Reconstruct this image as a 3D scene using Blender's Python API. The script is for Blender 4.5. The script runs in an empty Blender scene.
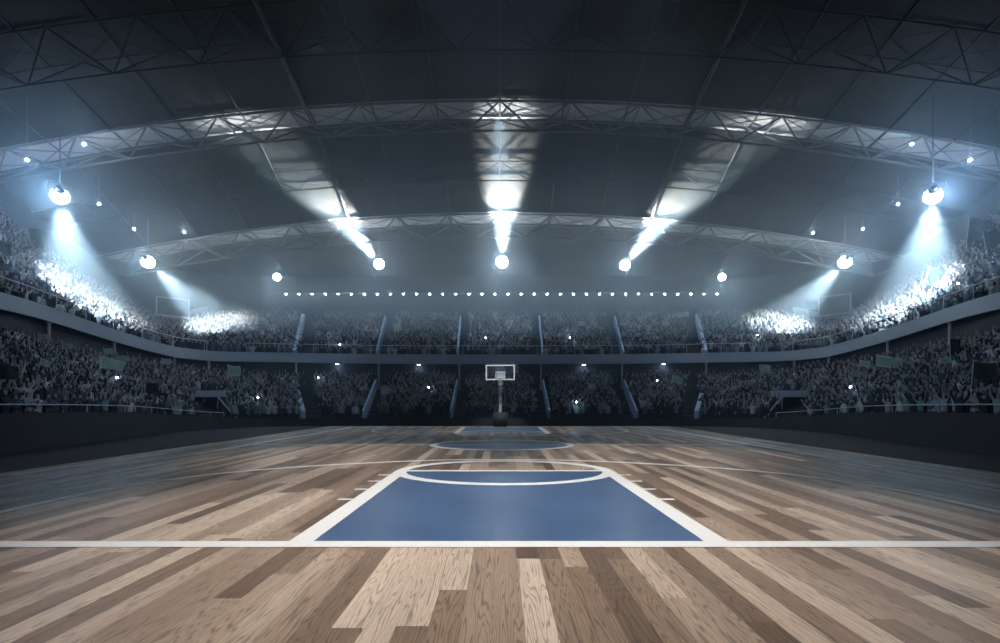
import bpy, bmesh, math, random
import numpy as np
from mathutils import Vector, Matrix

random.seed(7)
rng = np.random.default_rng(11)
scene = bpy.context.scene
COL = scene.collection
FP, HY, CH = 480.0, 402.0, 1.75           # focal length in pixels, horizon row, eye height

def at(px, py, d):
    """a point of the place seen at a pixel, at distance d down the hall"""
    return Vector(((px - 500) / FP * d, d, CH + (HY - py) / FP * d))

def proj(p):
    return 500 + p[0] / p[1] * FP, HY - (p[2] - CH) / p[1] * FP

# ------------------------------------------------------------------ helpers
def link(name, me, mat=None, parent=None):
    if not me.materials and mat is not None:
        me.materials.append(mat)
    o = bpy.data.objects.new(name, me)
    COL.objects.link(o)
    if parent is not None:
        o.parent = parent
    return o

def obj(name, bm, mat, parent=None, smooth=False):
    me = bpy.data.meshes.new(name)
    bmesh.ops.recalc_face_normals(bm, faces=bm.faces)
    if smooth:
        for f in bm.faces:
            f.smooth = True
    bm.to_mesh(me)
    bm.free()
    return link(name, me, mat, parent)

def empty(name, loc=(0, 0, 0), rot=(0, 0, 0)):
    o = bpy.data.objects.new(name, None)
    o.empty_display_size = 0.3
    COL.objects.link(o)
    o.location = loc
    o.rotation_euler = rot
    return o

def tag(o, label=None, cat=None, group=None, kind=None):
    if label: o['label'] = label
    if cat: o['category'] = cat
    if group: o['group'] = group
    if kind: o['kind'] = kind
    return o

def bx(bm, c, s, rot=None):
    m = Matrix.Translation(Vector(c))
    if rot is not None:
        m = m @ rot.to_4x4()
    m = m @ Matrix.Diagonal((s[0], s[1], s[2], 1))
    return bmesh.ops.create_cube(bm, size=1, matrix=m)['verts']

def bar(bm, a, b, r, n=6, r2=None):
    a, b = Vector(a), Vector(b)
    d = b - a
    L = d.length
    if L < 1e-6: return
    q = d.to_track_quat('Z', 'Y').to_matrix().to_4x4()
    m = Matrix.Translation((a + b) / 2) @ q
    bmesh.ops.create_cone(bm, cap_ends=True, segments=n, radius1=r, radius2=r if r2 is None else r2, depth=L, matrix=m)

def lathe(bm, prof, n=20, mtx=None):
    """prof: list of (r, z)"""
    rings = []
    for r, z in prof:
        ring = []
        for i in range(n):
            a = 2 * math.pi * i / n
            v = Vector((r * math.cos(a), r * math.sin(a), z))
            if mtx: v = mtx @ v
            ring.append(bm.verts.new(v))
        rings.append(ring)
    for k in range(len(rings) - 1):
        for i in range(n):
            j = (i + 1) % n
            bm.faces.new((rings[k][i], rings[k][j], rings[k + 1][j], rings[k + 1][i]))
    if prof[0][0] > 1e-4: bm.faces.new(rings[0][::-1])
    if prof[-1][0] > 1e-4: bm.faces.new(rings[-1])
    bmesh.ops.remove_doubles(bm, verts=bm.verts, dist=1e-5)

def strip(bm, rows):
    """quads between successive rows of points"""
    vr = [[bm.verts.new(p) for p in row] for row in rows]
    for a, b in zip(vr, vr[1:]):
        for i in range(len(a) - 1):
            bm.faces.new((a[i], a[i + 1], b[i + 1], b[i]))
    return vr

# ------------------------------------------------------------------ materials
def srgb(r, g, b):
    f = lambda c: (c / 255 / 12.92) if c / 255 <= 0.04045 else ((c / 255 + 0.055) / 1.055) ** 2.4
    return (f(r), f(g), f(b), 1)

def N(nt, t, **kw):
    n = nt.nodes.new(t)
    for k, v in kw.items():
        if k in n.inputs.keys(): n.inputs[k].default_value = v
        else: setattr(n, k, v)
    return n

def mathn(nt, op, a, b=None, c=None):
    n = nt.nodes.new('ShaderNodeMath'); n.operation = op
    for i, v in enumerate((a, b, c)):
        if v is None: continue
        if isinstance(v, (int, float)): n.inputs[i].default_value = v
        else: nt.links.new(v, n.inputs[i])
    return n.outputs[0]

def mat(name, col, rough=0.6, metal=0.0, noise=0.25, scale=3.0, bump=0.0, coat=0.0):
    m = bpy.data.materials.new(name); m.use_nodes = True
    nt = m.node_tree; b = nt.nodes['Principled BSDF']
    b.inputs['Roughness'].default_value = rough
    b.inputs['Metallic'].default_value = metal
    b.inputs['Coat Weight'].default_value = coat
    tc = N(nt, 'ShaderNodeTexCoord')
    ns = N(nt, 'ShaderNodeTexNoise'); ns.inputs['Scale'].default_value = scale; ns.inputs['Detail'].default_value = 4
    nt.links.new(tc.outputs['Object'], ns.inputs['Vector'])
    mx = N(nt, 'ShaderNodeMix', data_type='RGBA')
    mx.inputs['A'].default_value = tuple(c * (1 - noise) for c in col[:3]) + (1,)
    mx.inputs['B'].default_value = tuple(min(1, c * (1 + noise)) for c in col[:3]) + (1,)
    nt.links.new(ns.outputs['Fac'], mx.inputs['Factor'])
    nt.links.new(mx.outputs['Result'], b.inputs['Base Color'])
    if bump:
        bp = N(nt, 'ShaderNodeBump'); bp.inputs['Strength'].default_value = bump
        nt.links.new(ns.outputs['Fac'], bp.inputs['Height']); nt.links.new(bp.outputs[0], b.inputs['Normal'])
    return m

def glow(name, col, strength):
    m = bpy.data.materials.new(name); m.use_nodes = True
    nt = m.node_tree; b = nt.nodes['Principled BSDF']
    b.inputs['Base Color'].default_value = (0.8, 0.85, 0.9, 1)
    b.inputs['Emission Color'].default_value = col
    b.inputs['Emission Strength'].default_value = strength
    m.cycles.emission_sampling = 'NONE'
    return m

M = {
    'apron': mat('apron_rubber', srgb(17, 17, 20), 0.9, noise=.2),
    'barrier': mat('barrier_panel', srgb(40, 44, 54), 0.65, noise=.15, scale=1),
    'terrace': mat('terrace_concrete', srgb(66, 72, 82), 0.9, noise=.2, scale=2),
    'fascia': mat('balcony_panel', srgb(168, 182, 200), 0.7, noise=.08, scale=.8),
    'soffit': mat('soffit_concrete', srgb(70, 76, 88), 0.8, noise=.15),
    'rearwall': mat('rear_wall', srgb(50, 60, 74), 0.85, noise=.15, scale=.5),
    'palewall': mat('pale_wall', srgb(190, 202, 206), 0.8, noise=.06),
    'steel': mat('truss_steel', srgb(126, 132, 144), 0.6, metal=.0, noise=.12),
    'shadesteel': mat('shaded_truss_steel', srgb(46, 48, 56), 0.7, noise=.12),  # truss steel darkened: the shade on the dim trusses is put into its colour
    'purlin': mat('purlin_steel', srgb(50, 54, 63), 0.6, metal=0, noise=.12),
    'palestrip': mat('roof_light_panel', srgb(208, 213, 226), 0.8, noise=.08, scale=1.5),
    'rail': mat('rail_steel', srgb(188, 196, 206), 0.5, metal=0, noise=.1),
    'aisle': mat('aisle_panel', srgb(150, 168, 200), 0.6, noise=.1),
    'white': mat('white_enamel', srgb(225, 228, 232), 0.4, noise=.05),
    'pole': mat('hoop_pole_enamel', srgb(205, 214, 222), 0.4, noise=.05),
    'black': mat('black_housing', srgb(26, 27, 30), 0.5, noise=.2),
    'pad': mat('base_padding', srgb(42, 40, 44), 0.7, noise=.2),
    'net': mat('net_cord', srgb(220, 220, 220), 0.8, noise=.05),
    'rim': mat('rim_steel', srgb(150, 140, 140), 0.5, noise=.1),
    'screen': mat('screen_face', srgb(30, 36, 44), 0.35, noise=.1, scale=.6),
    'paint_white': mat('court_paint_white', srgb(235, 237, 240), 0.5, noise=.04, scale=6),
    'lens': glow('floodlight_glass', (0.86, 0.94, 1, 1), 60),
    'lens_small': glow('spotlight_glass', (0.8, 0.9, 1, 1), 45),
    'bulb': glow('string_bulb_glass', (0.8, 0.92, 1, 1), 30),
    'flash': glow('camera_flash_glass', (0.85, 0.93, 1, 1), 60),
    'downlight': glow('downlight_glass', (0.85, 0.95, 1, 1), 9),
    'flag_green': mat('flag_cloth_green', srgb(172, 196, 190), 0.85, noise=.25, scale=2),
    'flag_dark': mat('flag_cloth_dark', srgb(52, 74, 76), 0.85, noise=.2, scale=2),
}

def glass_mat():
    m = bpy.data.materials.new('backboard_glass'); m.use_nodes = True
    nt = m.node_tree; b = nt.nodes['Principled BSDF']
    b.inputs['Base Color'].default_value = (.1, .12, .14, 1)
    b.inputs['Roughness'].default_value = .05
    b.inputs['Alpha'].default_value = .06
    return m
M['glass'] = glass_mat()

def wood_mat():
    m = bpy.data.materials.new('court_hardwood'); m.use_nodes = True
    nt = m.node_tree; L = nt.links; b = nt.nodes['Principled BSDF']
    tc = N(nt, 'ShaderNodeTexCoord'); sx = N(nt, 'ShaderNodeSeparateXYZ'); L.new(tc.outputs['Object'], sx.inputs[0])
    X, Y = sx.outputs[0], sx.outputs[1]
    W = 0.25
    xi = mathn(nt, 'DIVIDE', mathn(nt, 'ADD', X, 40.06), W)
    row = mathn(nt, 'FLOOR', xi); fx = mathn(nt, 'FRACT', xi)
    wn = N(nt, 'ShaderNodeTexWhiteNoise', noise_dimensions='1D'); L.new(row, wn.inputs['W'])
    off = mathn(nt, 'MULTIPLY', wn.outputs['Value'], 7.0)
    yi = mathn(nt, 'DIVIDE', mathn(nt, 'ADD', mathn(nt, 'ADD', Y, off), 20), 3.4)
    seg = mathn(nt, 'FLOOR', yi); fy = mathn(nt, 'FRACT', yi)
    cb = N(nt, 'ShaderNodeCombineXYZ'); L.new(row, cb.inputs[0]); L.new(seg, cb.inputs[1])
    w2 = N(nt, 'ShaderNodeTexWhiteNoise', noise_dimensions='3D'); L.new(cb.outputs[0], w2.inputs['Vector'])
    tone = w2.outputs['Value']
    ramp = N(nt, 'ShaderNodeValToRGB'); L.new(tone, ramp.inputs[0])
    e = ramp.color_ramp.elements
    e[0].position = 0; e[0].color = srgb(92, 74, 60)
    e[1].position = 1; e[1].color = srgb(212, 193, 177)
    for p, c in ((.22, (122, 101, 85)), (.5, (150, 128, 111)), (.78, (178, 157, 141))):
        k = e.new(p); k.color = srgb(*c)
    # flowing grain lines, different on every board
    gv = N(nt, 'ShaderNodeCombineXYZ')
    L.new(mathn(nt, 'MULTIPLY', X, 6.5), gv.inputs[0])
    L.new(mathn(nt, 'MULTIPLY', Y, 0.4), gv.inputs[1])
    L.new(mathn(nt, 'MULTIPLY', tone, 90), gv.inputs[2])
    g = N(nt, 'ShaderNodeTexNoise'); g.inputs['Scale'].default_value = 1; g.inputs['Detail'].default_value = 2.2; g.inputs['Roughness'].default_value = .45
    L.new(gv.outputs[0], g.inputs['Vector'])
    wv = mathn(nt, 'SINE', mathn(nt, 'MULTIPLY', g.outputs['Fac'], 115))
    line = mathn(nt, 'POWER', mathn(nt, 'MULTIPLY_ADD', wv, .5, .5), 5)
    # fine pores
    pv = N(nt, 'ShaderNodeCombineXYZ')
    L.new(mathn(nt, 'MULTIPLY', X, 170), pv.inputs[0]); L.new(mathn(nt, 'MULTIPLY', Y, 9), pv.inputs[1]); L.new(mathn(nt, 'MULTIPLY', tone, 50), pv.inputs[2])
    pn = N(nt, 'ShaderNodeTexNoise'); pn.inputs['Scale'].default_value = 1; pn.inputs['Detail'].default_value = 3
    L.new(pv.outputs[0], pn.inputs['Vector'])
    # slow tone drift on the board
    dv = N(nt, 'ShaderNodeTexNoise'); dv.inputs['Scale'].default_value = .35; dv.inputs['Detail'].default_value = 3; L.new(gv.outputs[0], dv.inputs['Vector'])
    k1 = mathn(nt, 'SUBTRACT', 1.0, mathn(nt, 'MULTIPLY', line, .5))
    k2 = mathn(nt, 'MULTIPLY_ADD', pn.outputs['Fac'], .9, .55)
    k3 = mathn(nt, 'MULTIPLY_ADD', dv.outputs['Fac'], .5, .75)
    # joints
    ex = mathn(nt, 'MINIMUM', fx, mathn(nt, 'SUBTRACT', 1.0, fx))
    ey = mathn(nt, 'MULTIPLY', mathn(nt, 'MINIMUM', fy, mathn(nt, 'SUBTRACT', 1.0, fy)), 12)
    j = mathn(nt, 'SMOOTH_MIN', ex, ey, .001)
    jm = N(nt, 'ShaderNodeMapRange'); L.new(j, jm.inputs['Value']); jm.inputs['From Min'].default_value = 0.0; jm.inputs['From Max'].default_value = .014
    jm.inputs['To Min'].default_value = .6
    k = mathn(nt, 'MULTIPLY', mathn(nt, 'MULTIPLY', k1, k2), mathn(nt, 'MULTIPLY', k3, jm.outputs[0]))
    vm = N(nt, 'ShaderNodeVectorMath', operation='SCALE'); L.new(ramp.outputs[0], vm.inputs[0]); L.new(k, vm.inputs['Scale'])
    L.new(vm.outputs[0], b.inputs['Base Color'])
    L.new(mathn(nt, 'MULTIPLY_ADD', pn.outputs['Fac'], .2, .34), b.inputs['Roughness'])
    b.inputs['Coat Weight'].default_value = .05; b.inputs['Coat Roughness'].default_value = .3; b.inputs['Specular IOR Level'].default_value = .25
    bp = N(nt, 'ShaderNodeBump'); bp.inputs['Strength'].default_value = .12; bp.inputs['Distance'].default_value = .003
    L.new(k, bp.inputs['Height']); L.new(bp.outputs[0], b.inputs['Normal'])
    return m
M['wood'] = wood_mat()

def blue_mat():
    m = bpy.data.materials.new('court_paint_blue'); m.use_nodes = True
    nt = m.node_tree; L = nt.links; b = nt.nodes['Principled BSDF']
    tc = N(nt, 'ShaderNodeTexCoord')
    n1 = N(nt, 'ShaderNodeTexNoise'); n1.inputs['Scale'].default_value = 60; L.new(tc.outputs['Object'], n1.inputs['Vector'])
    n2 = N(nt, 'ShaderNodeTexNoise'); n2.inputs['Scale'].default_value = .7; L.new(tc.outputs['Object'], n2.inputs['Vector'])
    f = mathn(nt, 'ADD', mathn(nt, 'MULTIPLY', n1.outputs['Fac'], .5), mathn(nt, 'MULTIPLY', n2.outputs['Fac'], .5))
    r = N(nt, 'ShaderNodeValToRGB'); L.new(f, r.inputs[0])
    r.color_ramp.elements[0].position = .3; r.color_ramp.elements[0].color = srgb(46, 74, 116)
    r.color_ramp.elements[1].position = .7; r.color_ramp.elements[1].color = srgb(70, 102, 148)
    L.new(r.outputs[0], b.inputs['Base Color'])
    b.inputs['Roughness'].default_value = .42; b.inputs['Coat Weight'].default_value = .25; b.inputs['Coat Roughness'].default_value = .3
    bp = N(nt, 'ShaderNodeBump'); bp.inputs['Strength'].default_value = .2; bp.inputs['Distance'].default_value = .002
    L.new(n1.outputs['Fac'], bp.inputs['Height']); L.new(bp.outputs[0], b.inputs['Normal'])
    return m
M['blue'] = blue_mat()

def roof_mat():
    m = bpy.data.materials.new('roof_panels'); m.use_nodes = True
    nt = m.node_tree; L = nt.links; b = nt.nodes['Principled BSDF']
    tc = N(nt, 'ShaderNodeTexCoord')
    br = N(nt, 'ShaderNodeTexBrick'); L.new(tc.outputs['Object'], br.inputs['Vector'])
    br.offset = 0.0
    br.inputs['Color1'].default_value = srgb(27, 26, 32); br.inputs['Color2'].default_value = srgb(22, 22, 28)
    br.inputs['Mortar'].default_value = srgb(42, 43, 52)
    br.inputs['Scale'].default_value = 1; br.inputs['Mortar Size'].default_value = .03
    br.inputs['Brick Width'].default_value = 1.66; br.inputs['Row Height'].default_value = 1.3
    L.new(br.outputs['Color'], b.inputs['Base Color']); b.inputs['Roughness'].default_value = .8
    return m
M['roof'] = roof_mat()

# ------------------------------------------------------------------ the court
def flat(bm, pts, z0=0.0, z1=0.004):
    lo = [bm.verts.new((x, y, z0)) for x, y in pts]; hi = [bm.verts.new((x, y, z1)) for x, y in pts]
    n = len(pts)
    bm.faces.new(hi); bm.faces.new(lo[::-1])
    for i in range(n):
        bm.faces.new((lo[i], lo[(i + 1) % n], hi[(i + 1) % n], hi[i]))

def rect(bm, x0, x1, y0, y1, z0=0.0, z1=0.004):
    flat(bm, [(x0, y0), (x1, y0), (x1, y1), (x0, y1)], z0, z1)

def band(bm, inner, outer, z=0.006, closed=False):
    n = len(inner)
    a = [bm.verts.new((x, y, z)) for x, y in inner]; b = [bm.verts.new((x, y, z)) for x, y in outer]
    a0 = [bm.verts.new((x, y, 0.001)) for x, y in inner]; b0 = [bm.verts.new((x, y, 0.001)) for x, y in outer]
    for i in range(n if closed else n - 1):
        j = (i + 1) % n
        bm.faces.new((a[i], a[j], b[j], b[i]))
        bm.faces.new((a0[i], a0[j], a[j], a[i])); bm.faces.new((b[i], b[j], b0[j], b0[i]))

def ell(cx, cy, a, b, n=72, t0=0, t1=2 * math.pi):
    return [(cx + a * math.cos(t0 + (t1 - t0) * i / n), cy + b * math.sin(t0 + (t1 - t0) * i / n)) for i in range(n)]

bm = bmesh.new(); bx(bm, (0, 15.5, -0.06), (24.6, 38.6, 0.12))
court = tag(obj('floor', bm, M['wood']), 'hardwood basketball court of long mixed brown boards', 'floor', kind='structure')
bm = bmesh.new(); bx(bm, (0, 22, -0.17), (62, 84, 0.10))
tag(obj('floor_apron', bm, M['apron']), 'dark arena floor around the wooden court', 'floor', kind='structure')

CX = 0.11
def paint(name, bm, m, z=0.0):
    o = obj(name, bm, m, court); o['kind'] = 'structure'; return o
bm = bmesh.new(); rect(bm, CX - 2.45, CX + 2.45, 6.02, 12.12); paint('blue_key', bm, M['blue'])
bm = bmesh.new(); rect(bm, CX - 2.45, CX + 2.45, 27.2, 33.1); paint('blue_key', bm, M['blue'])
bm = bmesh.new(); flat(bm, ell(.09, 19.65, 2.68, 2.08)); paint('centre_circle_fill', bm, M['blue'])
bm = bmesh.new(); rect(bm, -10.4, 10.4, 5.775, 6.02, 0, .007); paint('baseline', bm, M['paint_white'])
bm = bmesh.new(); rect(bm, -10.4, 10.4, 33.15, 33.35, 0, .007); paint('baseline', bm, M['paint_white'])
for s in (-1, 1):
    bm = bmesh.new(); rect(bm, s * 10.3 - .09, s * 10.3 + .09, 6.02, 33.15, 0, .007); paint('sideline', bm, M['paint_white'])
    for (y0, y1, yy) in ((6.02, 12.2, (11.5, 10.6, 9.62, 8.62)), (27.1, 33.15, (27.9, 28.8, 29.8, 30.7))):
        bm = bmesh.new()
        x0, x1 = sorted((CX + s * 2.45, CX + s * 2.755)); rect(bm, x0, x1, y0, y1, 0, .0065)
        for y in yy:
            x0, x1 = sorted((CX + s * 2.74, CX + s * 3.02)); rect(bm, x0, x1, y - .06, y + .06, 0, .0065)
        paint('lane_line', bm, M['paint_white'])
bm = bmesh.new(); rect(bm, -10.3, 10.3, 19.60, 19.71, 0, .0062); paint('halfway_line', bm, M['paint_white'])
bm = bmesh.new(); rect(bm, CX - 2.5, CX + 2.5, 12.08, 12.30, 0, .0075); paint('free_throw_line', bm, M['paint_white'])
bm = bmesh.new(); rect(bm, CX - 2.75, CX + 2.75, 27.05, 27.22, 0, .0075); paint('free_throw_line', bm, M['paint_white'])
bm = bmesh.new(); band(bm, ell(CX, 12.2, 2.46, 1.88), ell(CX, 12.2, 2.74, 2.16), .0085, True); paint('free_throw_circle', bm, M['paint_white'])
bm = bmesh.new(); band(bm, ell(CX, 27.1, 2.46, 1.95), ell(CX, 27.1, 2.7, 2.16), .0085, True); paint('free_throw_circle', bm, M['paint_white'])
bm = bmesh.new(); band(bm, ell(.09, 19.65, 2.66, 2.06), ell(.09, 19.65, 2.95, 2.34), .0085, True); paint('centre_circle_line', bm, M['paint_white'])

def crom(P, n=8):
    """Catmull-Rom through vectors (tuples of any length)"""
    P = [np.array(p, float) for p in P]; P = [2 * P[0] - P[1]] + P + [2 * P[-1] - P[-2]]
    out = []
    for i in range(1, len(P) - 2):
        for k in range(n):
            t = k / n
            out.append(0.5 * (2 * P[i] + (P[i + 1] - P[i - 1]) * t + (2 * P[i - 1] - 5 * P[i] + 4 * P[i + 1] - P[i + 2]) * t * t + (3 * P[i] - P[i - 1] - 3 * P[i + 1] + P[i + 2]) * t ** 3))
    out.append(P[-2]); return out

half = [(7.9, 6.0), (7.93, 7.5), (7.92, 9.2), (7.6, 10.4), (6.85, 11.75), (5.4, 12.95), (3.7, 13.8), (2.0, 14.4)]
arc = crom([(-x, y) for x, y in half] + [(0, 14.58)] + [(x, y) for x, y in half[::-1]], 8)
def offset_line(pts, w):
    a, b = [], []
    for i, p in enumerate(pts):
        q0, q1 = pts[max(0, i - 1)], pts[min(len(pts) - 1, i + 1)]
        t = (q1 - q0); t = t / np.linalg.norm(t); n = np.array((-t[1], t[0])) * w / 2
        a.append(tuple(p + n)); b.append(tuple(p - n))
    return a, b
bm = bmesh.new(); a, b = offset_line(arc, .17); band(bm, a, b, .007); paint('three_point_line', bm, M['paint_white'])
far = [np.array((p[0], 39.17 - p[1])) for p in arc]
bm = bmesh.new(); a, b = offset_line(far, .14); band(bm, a, b, .007); paint('three_point_line', bm, M['paint_white'])

# ------------------------------------------------------------------ the bowl of stands
# each station: fascia (x,y), its top z | lower front (x,y), barrier top z | lower crowd top z | upper rear (x,y), upper crowd top z
ST = [
    (-20, -7, 8.0, -14.5, -7, 1.35, 5.9, -29, -7, 16.0),
    (-24.5, 8, 8.0, -16.0, 5, 1.35, 5.9, -33, 8, 16.6),
    (-27.0, 20, 7.98, -17.3, 14, 1.35, 5.9, -35.6, 22, 17.2),
    (-28.1, 27, 7.94, -18.3, 20, 1.32, 5.87, -37.2, 30.5, 17.2),
    (-29.5, 31.5, 7.98, -19.3, 25, 1.22, 5.75, -38.5, 36, 16.7),
    (-30.1, 38, 7.37, -20.3, 29.5, 1.0, 5.6, -39, 44, 13.9),
    (-29.2, 42.5, 6.75, -20.0, 32.8, .75, 5.3, -37.3, 49.7, 11.7),
    (-28.4, 44.4, 6.66, -19.4, 34.2, .65, 5.15, -35.7, 52.3, 10.9),
    (-26.9, 45.9, 6.6, -18.4, 35.6, .57, 5.0, -33.2, 54.4, 12.0),
    (-23.5, 47, 6.63, -16.8, 36.9, .5, 4.7, -27.5, 56.7, 12.65),
    (-12.3, 47.8, 6.52, -10.8, 37.9, .48, 4.68, -13.7, 57.9, 12.6),
    (0, 48, 6.5, 0, 38, .48, 4.68, 0, 58, 12.6),
]
def mir(s):
    s = list(s); s[0] = -s[0]; s[3] = -s[3]; s[7] = -s[7]; return tuple(s)
PATH = np.array(crom(ST + [mir(s) for s in ST[-2::-1]], 10))
NP = len(PATH)
def samp(u):
    """station at fractional index u"""
    i = min(int(u), NP - 2); f = u - i
    return PATH[i] * (1 - f) + PATH[i + 1] * f

FH = .95
NL, NU = 10, 11
def lower_row(s, i):
    """front edge (x,y) and floor z of row i of the lower tier; i may be fractional in plan"""
    lb = s[0:2] + (s[0:2] - s[3:5]) / np.linalg.norm(s[0:2] - s[3:5]) * .9
    t = i / NL
    p = s[3:5] * (1 - t) + lb * t
    return p
def lower_z(s, i):
    z0 = max(0.0, s[5] - .9); z1 = s[6] - 1.72
    return z0 + (z1 - z0) * i / (NL - 1)
def upper_row(s, i):
    t = i / NU
    n = (s[7:9] - s[0:2]) / np.linalg.norm(s[7:9] - s[0:2])
    return s[0:2] + n * .18 + (s[7:9] - s[0:2] - n * .18) * t
def upper_z(s, i):
    z0 = s[2] - .85; z1 = s[9] - 1.72
    return z0 + (z1 - z0) * i / (NU - 1)

def terrace(rowf, zf, n, base):
    bm = bmesh.new()
    lines = []
    for i in range(n):
        lines.append([(*rowf(s, i), (zf(s, i - 1) if i else base(s))) for s in PATH])
        lines.append([(*rowf(s, i), zf(s, i)) for s in PATH])
    lines.append([(*rowf(s, n), zf(s, n - 1)) for s in PATH])
    strip(bm, lines)
    return bm
tag(obj('lower_stand_terrace', terrace(lower_row, lower_z, NL, lambda s: -.11), M['terrace']),
    'stepped dark terrace of the lower stand all round the court', 'stand', kind='structure')
tag(obj('upper_stand_terrace', terrace(upper_row, upper_z, NU, lambda s: s[2] - FH + .02), M['terrace']),
    'stepped terrace of the upper stand above the balcony', 'stand', kind='structure')

def ring(fn, closed=True):
    """sweep of a profile: fn(s) -> list of (x,y,z)"""
    bm = bmesh.new()
    prof = [fn(s) for s in PATH]
    k = len(prof[0])
    lines = [[p[j] for p in prof] for j in range(k)]
    if closed: lines.append(lines[0])
    strip(bm, lines)
    bmesh.ops.remove_doubles(bm, verts=bm.verts, dist=1e-5)
    return bm
def unit(a, b):
    d = b - a; return d / np.linalg.norm(d)
def sweep_box(anchor, out, d0, d1, z0, z1):
    def f(s):
        a = anchor(s); n = out(s)
        p, q = a + n * d0, a + n * d1
        return [(*p, z0(s)), (*p, z1(s)), (*q, z1(s)), (*q, z0(s))]
    return f
Fp = lambda s: s[0:2]; Lp = lambda s: s[3:5]; Bp = lambda s: s[7:9]
nF = lambda s: unit(s[0:2], s[7:9]); nL = lambda s: unit(s[3:5], s[0:2])
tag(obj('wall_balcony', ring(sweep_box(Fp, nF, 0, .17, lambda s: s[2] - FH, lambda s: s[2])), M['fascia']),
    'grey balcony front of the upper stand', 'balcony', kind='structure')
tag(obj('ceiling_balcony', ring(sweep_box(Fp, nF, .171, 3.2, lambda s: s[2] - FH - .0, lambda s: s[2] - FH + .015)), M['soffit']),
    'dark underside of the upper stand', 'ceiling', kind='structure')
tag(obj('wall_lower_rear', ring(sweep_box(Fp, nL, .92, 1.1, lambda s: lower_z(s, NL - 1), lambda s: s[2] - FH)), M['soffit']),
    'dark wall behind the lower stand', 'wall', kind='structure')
tag(obj('wall_barrier', ring(sweep_box(Lp, nL, -.14, -.02, lambda s: -.12, lambda s: s[5])), M['barrier']),
    'black barrier between the arena floor and the lower stand', 'wall', kind='structure')

# roof heights
RY = [(-12, 25.0), (24, 24.6), (34, 23.25), (36.35, 23.2), (46, 19.95), (48.8, 19.9), (60.6, 16.35)]
RK = .0028
def roof_z(x, y):
    for (a, za), (b, zb) in zip(RY, RY[1:]):
        if y <= b: break
    t = (y - a) / (b - a)
    k = RK if y < 48.8 else RK + (.0004 - RK) * min(1, (y - 48.8) / 11.8)
    return za + (zb - za) * t - k * x * x
def roof_piece(y0, y1, name, m, lab, ny=4):
    bm = bmesh.new(); xs = np.linspace(-46, 46, 47); ys = np.linspace(y0, y1, ny + 1)
    for dz in (0, .25):
        strip(bm, [[(x, y, roof_z(x, y) + dz) for x in xs] for y in ys])
    return tag(obj(name, bm, m), lab, 'ceiling', kind='structure')
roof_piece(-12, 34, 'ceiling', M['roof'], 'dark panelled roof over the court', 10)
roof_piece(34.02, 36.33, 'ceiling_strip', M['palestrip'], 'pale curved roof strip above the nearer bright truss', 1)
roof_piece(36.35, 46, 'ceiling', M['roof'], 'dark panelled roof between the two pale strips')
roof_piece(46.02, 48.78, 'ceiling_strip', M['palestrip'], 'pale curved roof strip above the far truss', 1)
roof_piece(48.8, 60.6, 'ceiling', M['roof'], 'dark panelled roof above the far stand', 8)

# walls behind the upper stand
def rearprof(s):
    a = s[7:9]; n = nF(s); p, q = a + n * .02, a + n * .2
    zr = roof_z(min(44, max(-44, q[0])), min(60, q[1])) + .1
    z0 = upper_z(s, NU - 1) - .3
    return [(*p, z0), (*p, zr), (*q, zr), (*q, z0)]
tag(obj('wall_rear', ring(rearprof), M['rearwall']), 'dim wall behind the top rows of the upper stand', 'wall', kind='structure')
# pale parapets in the far corners, under the screens
iC = [i for i in range(NP) if 66 <= i <= 80]
for sgn in (-1, 1):
    bm = bmesh.new(); idx = iC if sgn < 0 else [NP - 1 - i for i in iC]
    rows = []
    for i in idx:
        s = PATH[i]; n = nF(s); a = s[7:9]; z0 = upper_z(s, NU - 1)
        p, q = a - n * .22, a - n * .02
        rows.append([(*p, z0), (*p, z0 + 2.25), (*q, z0 + 2.25), (*q, z0), (*p, z0)])
    strip(bm, rows)
    tag(obj('wall_parapet', bm, M['palewall']), 'pale parapet behind the top row under the %s screen' % ('left' if sgn < 0 else 'right'), 'wall', kind='structure')

# handrails
def path_rail(name, base, zf, off, h, pitch, lab, zones, r=.035, group=None):
    root = empty(name, (0, 0, 0)); tag(root, lab, 'railing', group)
    bmr = bmesh.new(); idx = [i for i in range(NP) if zones[0] <= i <= zones[1]]
    pts = []
    for i in idx:
        s = PATH[i]; n = nF(s) if base is Fp else nL(s); p = base(s) + n * off
        pts.append(Vector((*p, zf(s) + h)))
    root.location = (pts[0].x, pts[0].y, pts[0].z - h); L0 = Vector(root.location)
    pts = [p - L0 for p in pts]
    for a, b in zip(pts, pts[1:]): bar(bmr, a, b, r, 6)
    obj('top_rail', bmr, M['rail'], root)
    dist = 0; bmp = bmesh.new(); bar(bmp, (0, 0, 0), (0, 0, h), r * .8, 5); p0 = None
    for a, b in zip(pts, pts[1:] + [None]):
        if dist <= 0 or b is None:
            if p0 is None: q = p0 = obj('post', bmp, M['rail'], root)
            else:
                q = p0.copy(); COL.objects.link(q)
            q.location = a - Vector((0, 0, h)); dist = pitch
        if b is not None: dist -= (b - a).length
    return root
path_rail('balcony_railing', Fp, lambda s: s[2], .08, .88, 2.6, 'thin steel railing on the balcony along the left upper stand', (12, 76))
path_rail('balcony_railing', Fp, lambda s: s[2], .08, .88, 2.6, 'thin steel railing on the balcony along the right upper stand', (NP - 77, NP - 13))
path_rail('balcony_railing', Fp, lambda s: s[2], .08, .88, 2.6, 'thin steel railing on the balcony along the far upper stand', (88, NP - 89), r=.025)
path_rail('barrier_railing', Lp, lambda s: s[5], -.08, .32, 2.6, 'thin railing on the black barrier before the left lower stand', (12, 68), r=.025)
path_rail('barrier_railing', Lp, lambda s: s[5], -.08, .32, 2.6, 'thin railing on the black barrier before the right lower stand', (NP - 69, NP - 13), r=.025)

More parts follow.
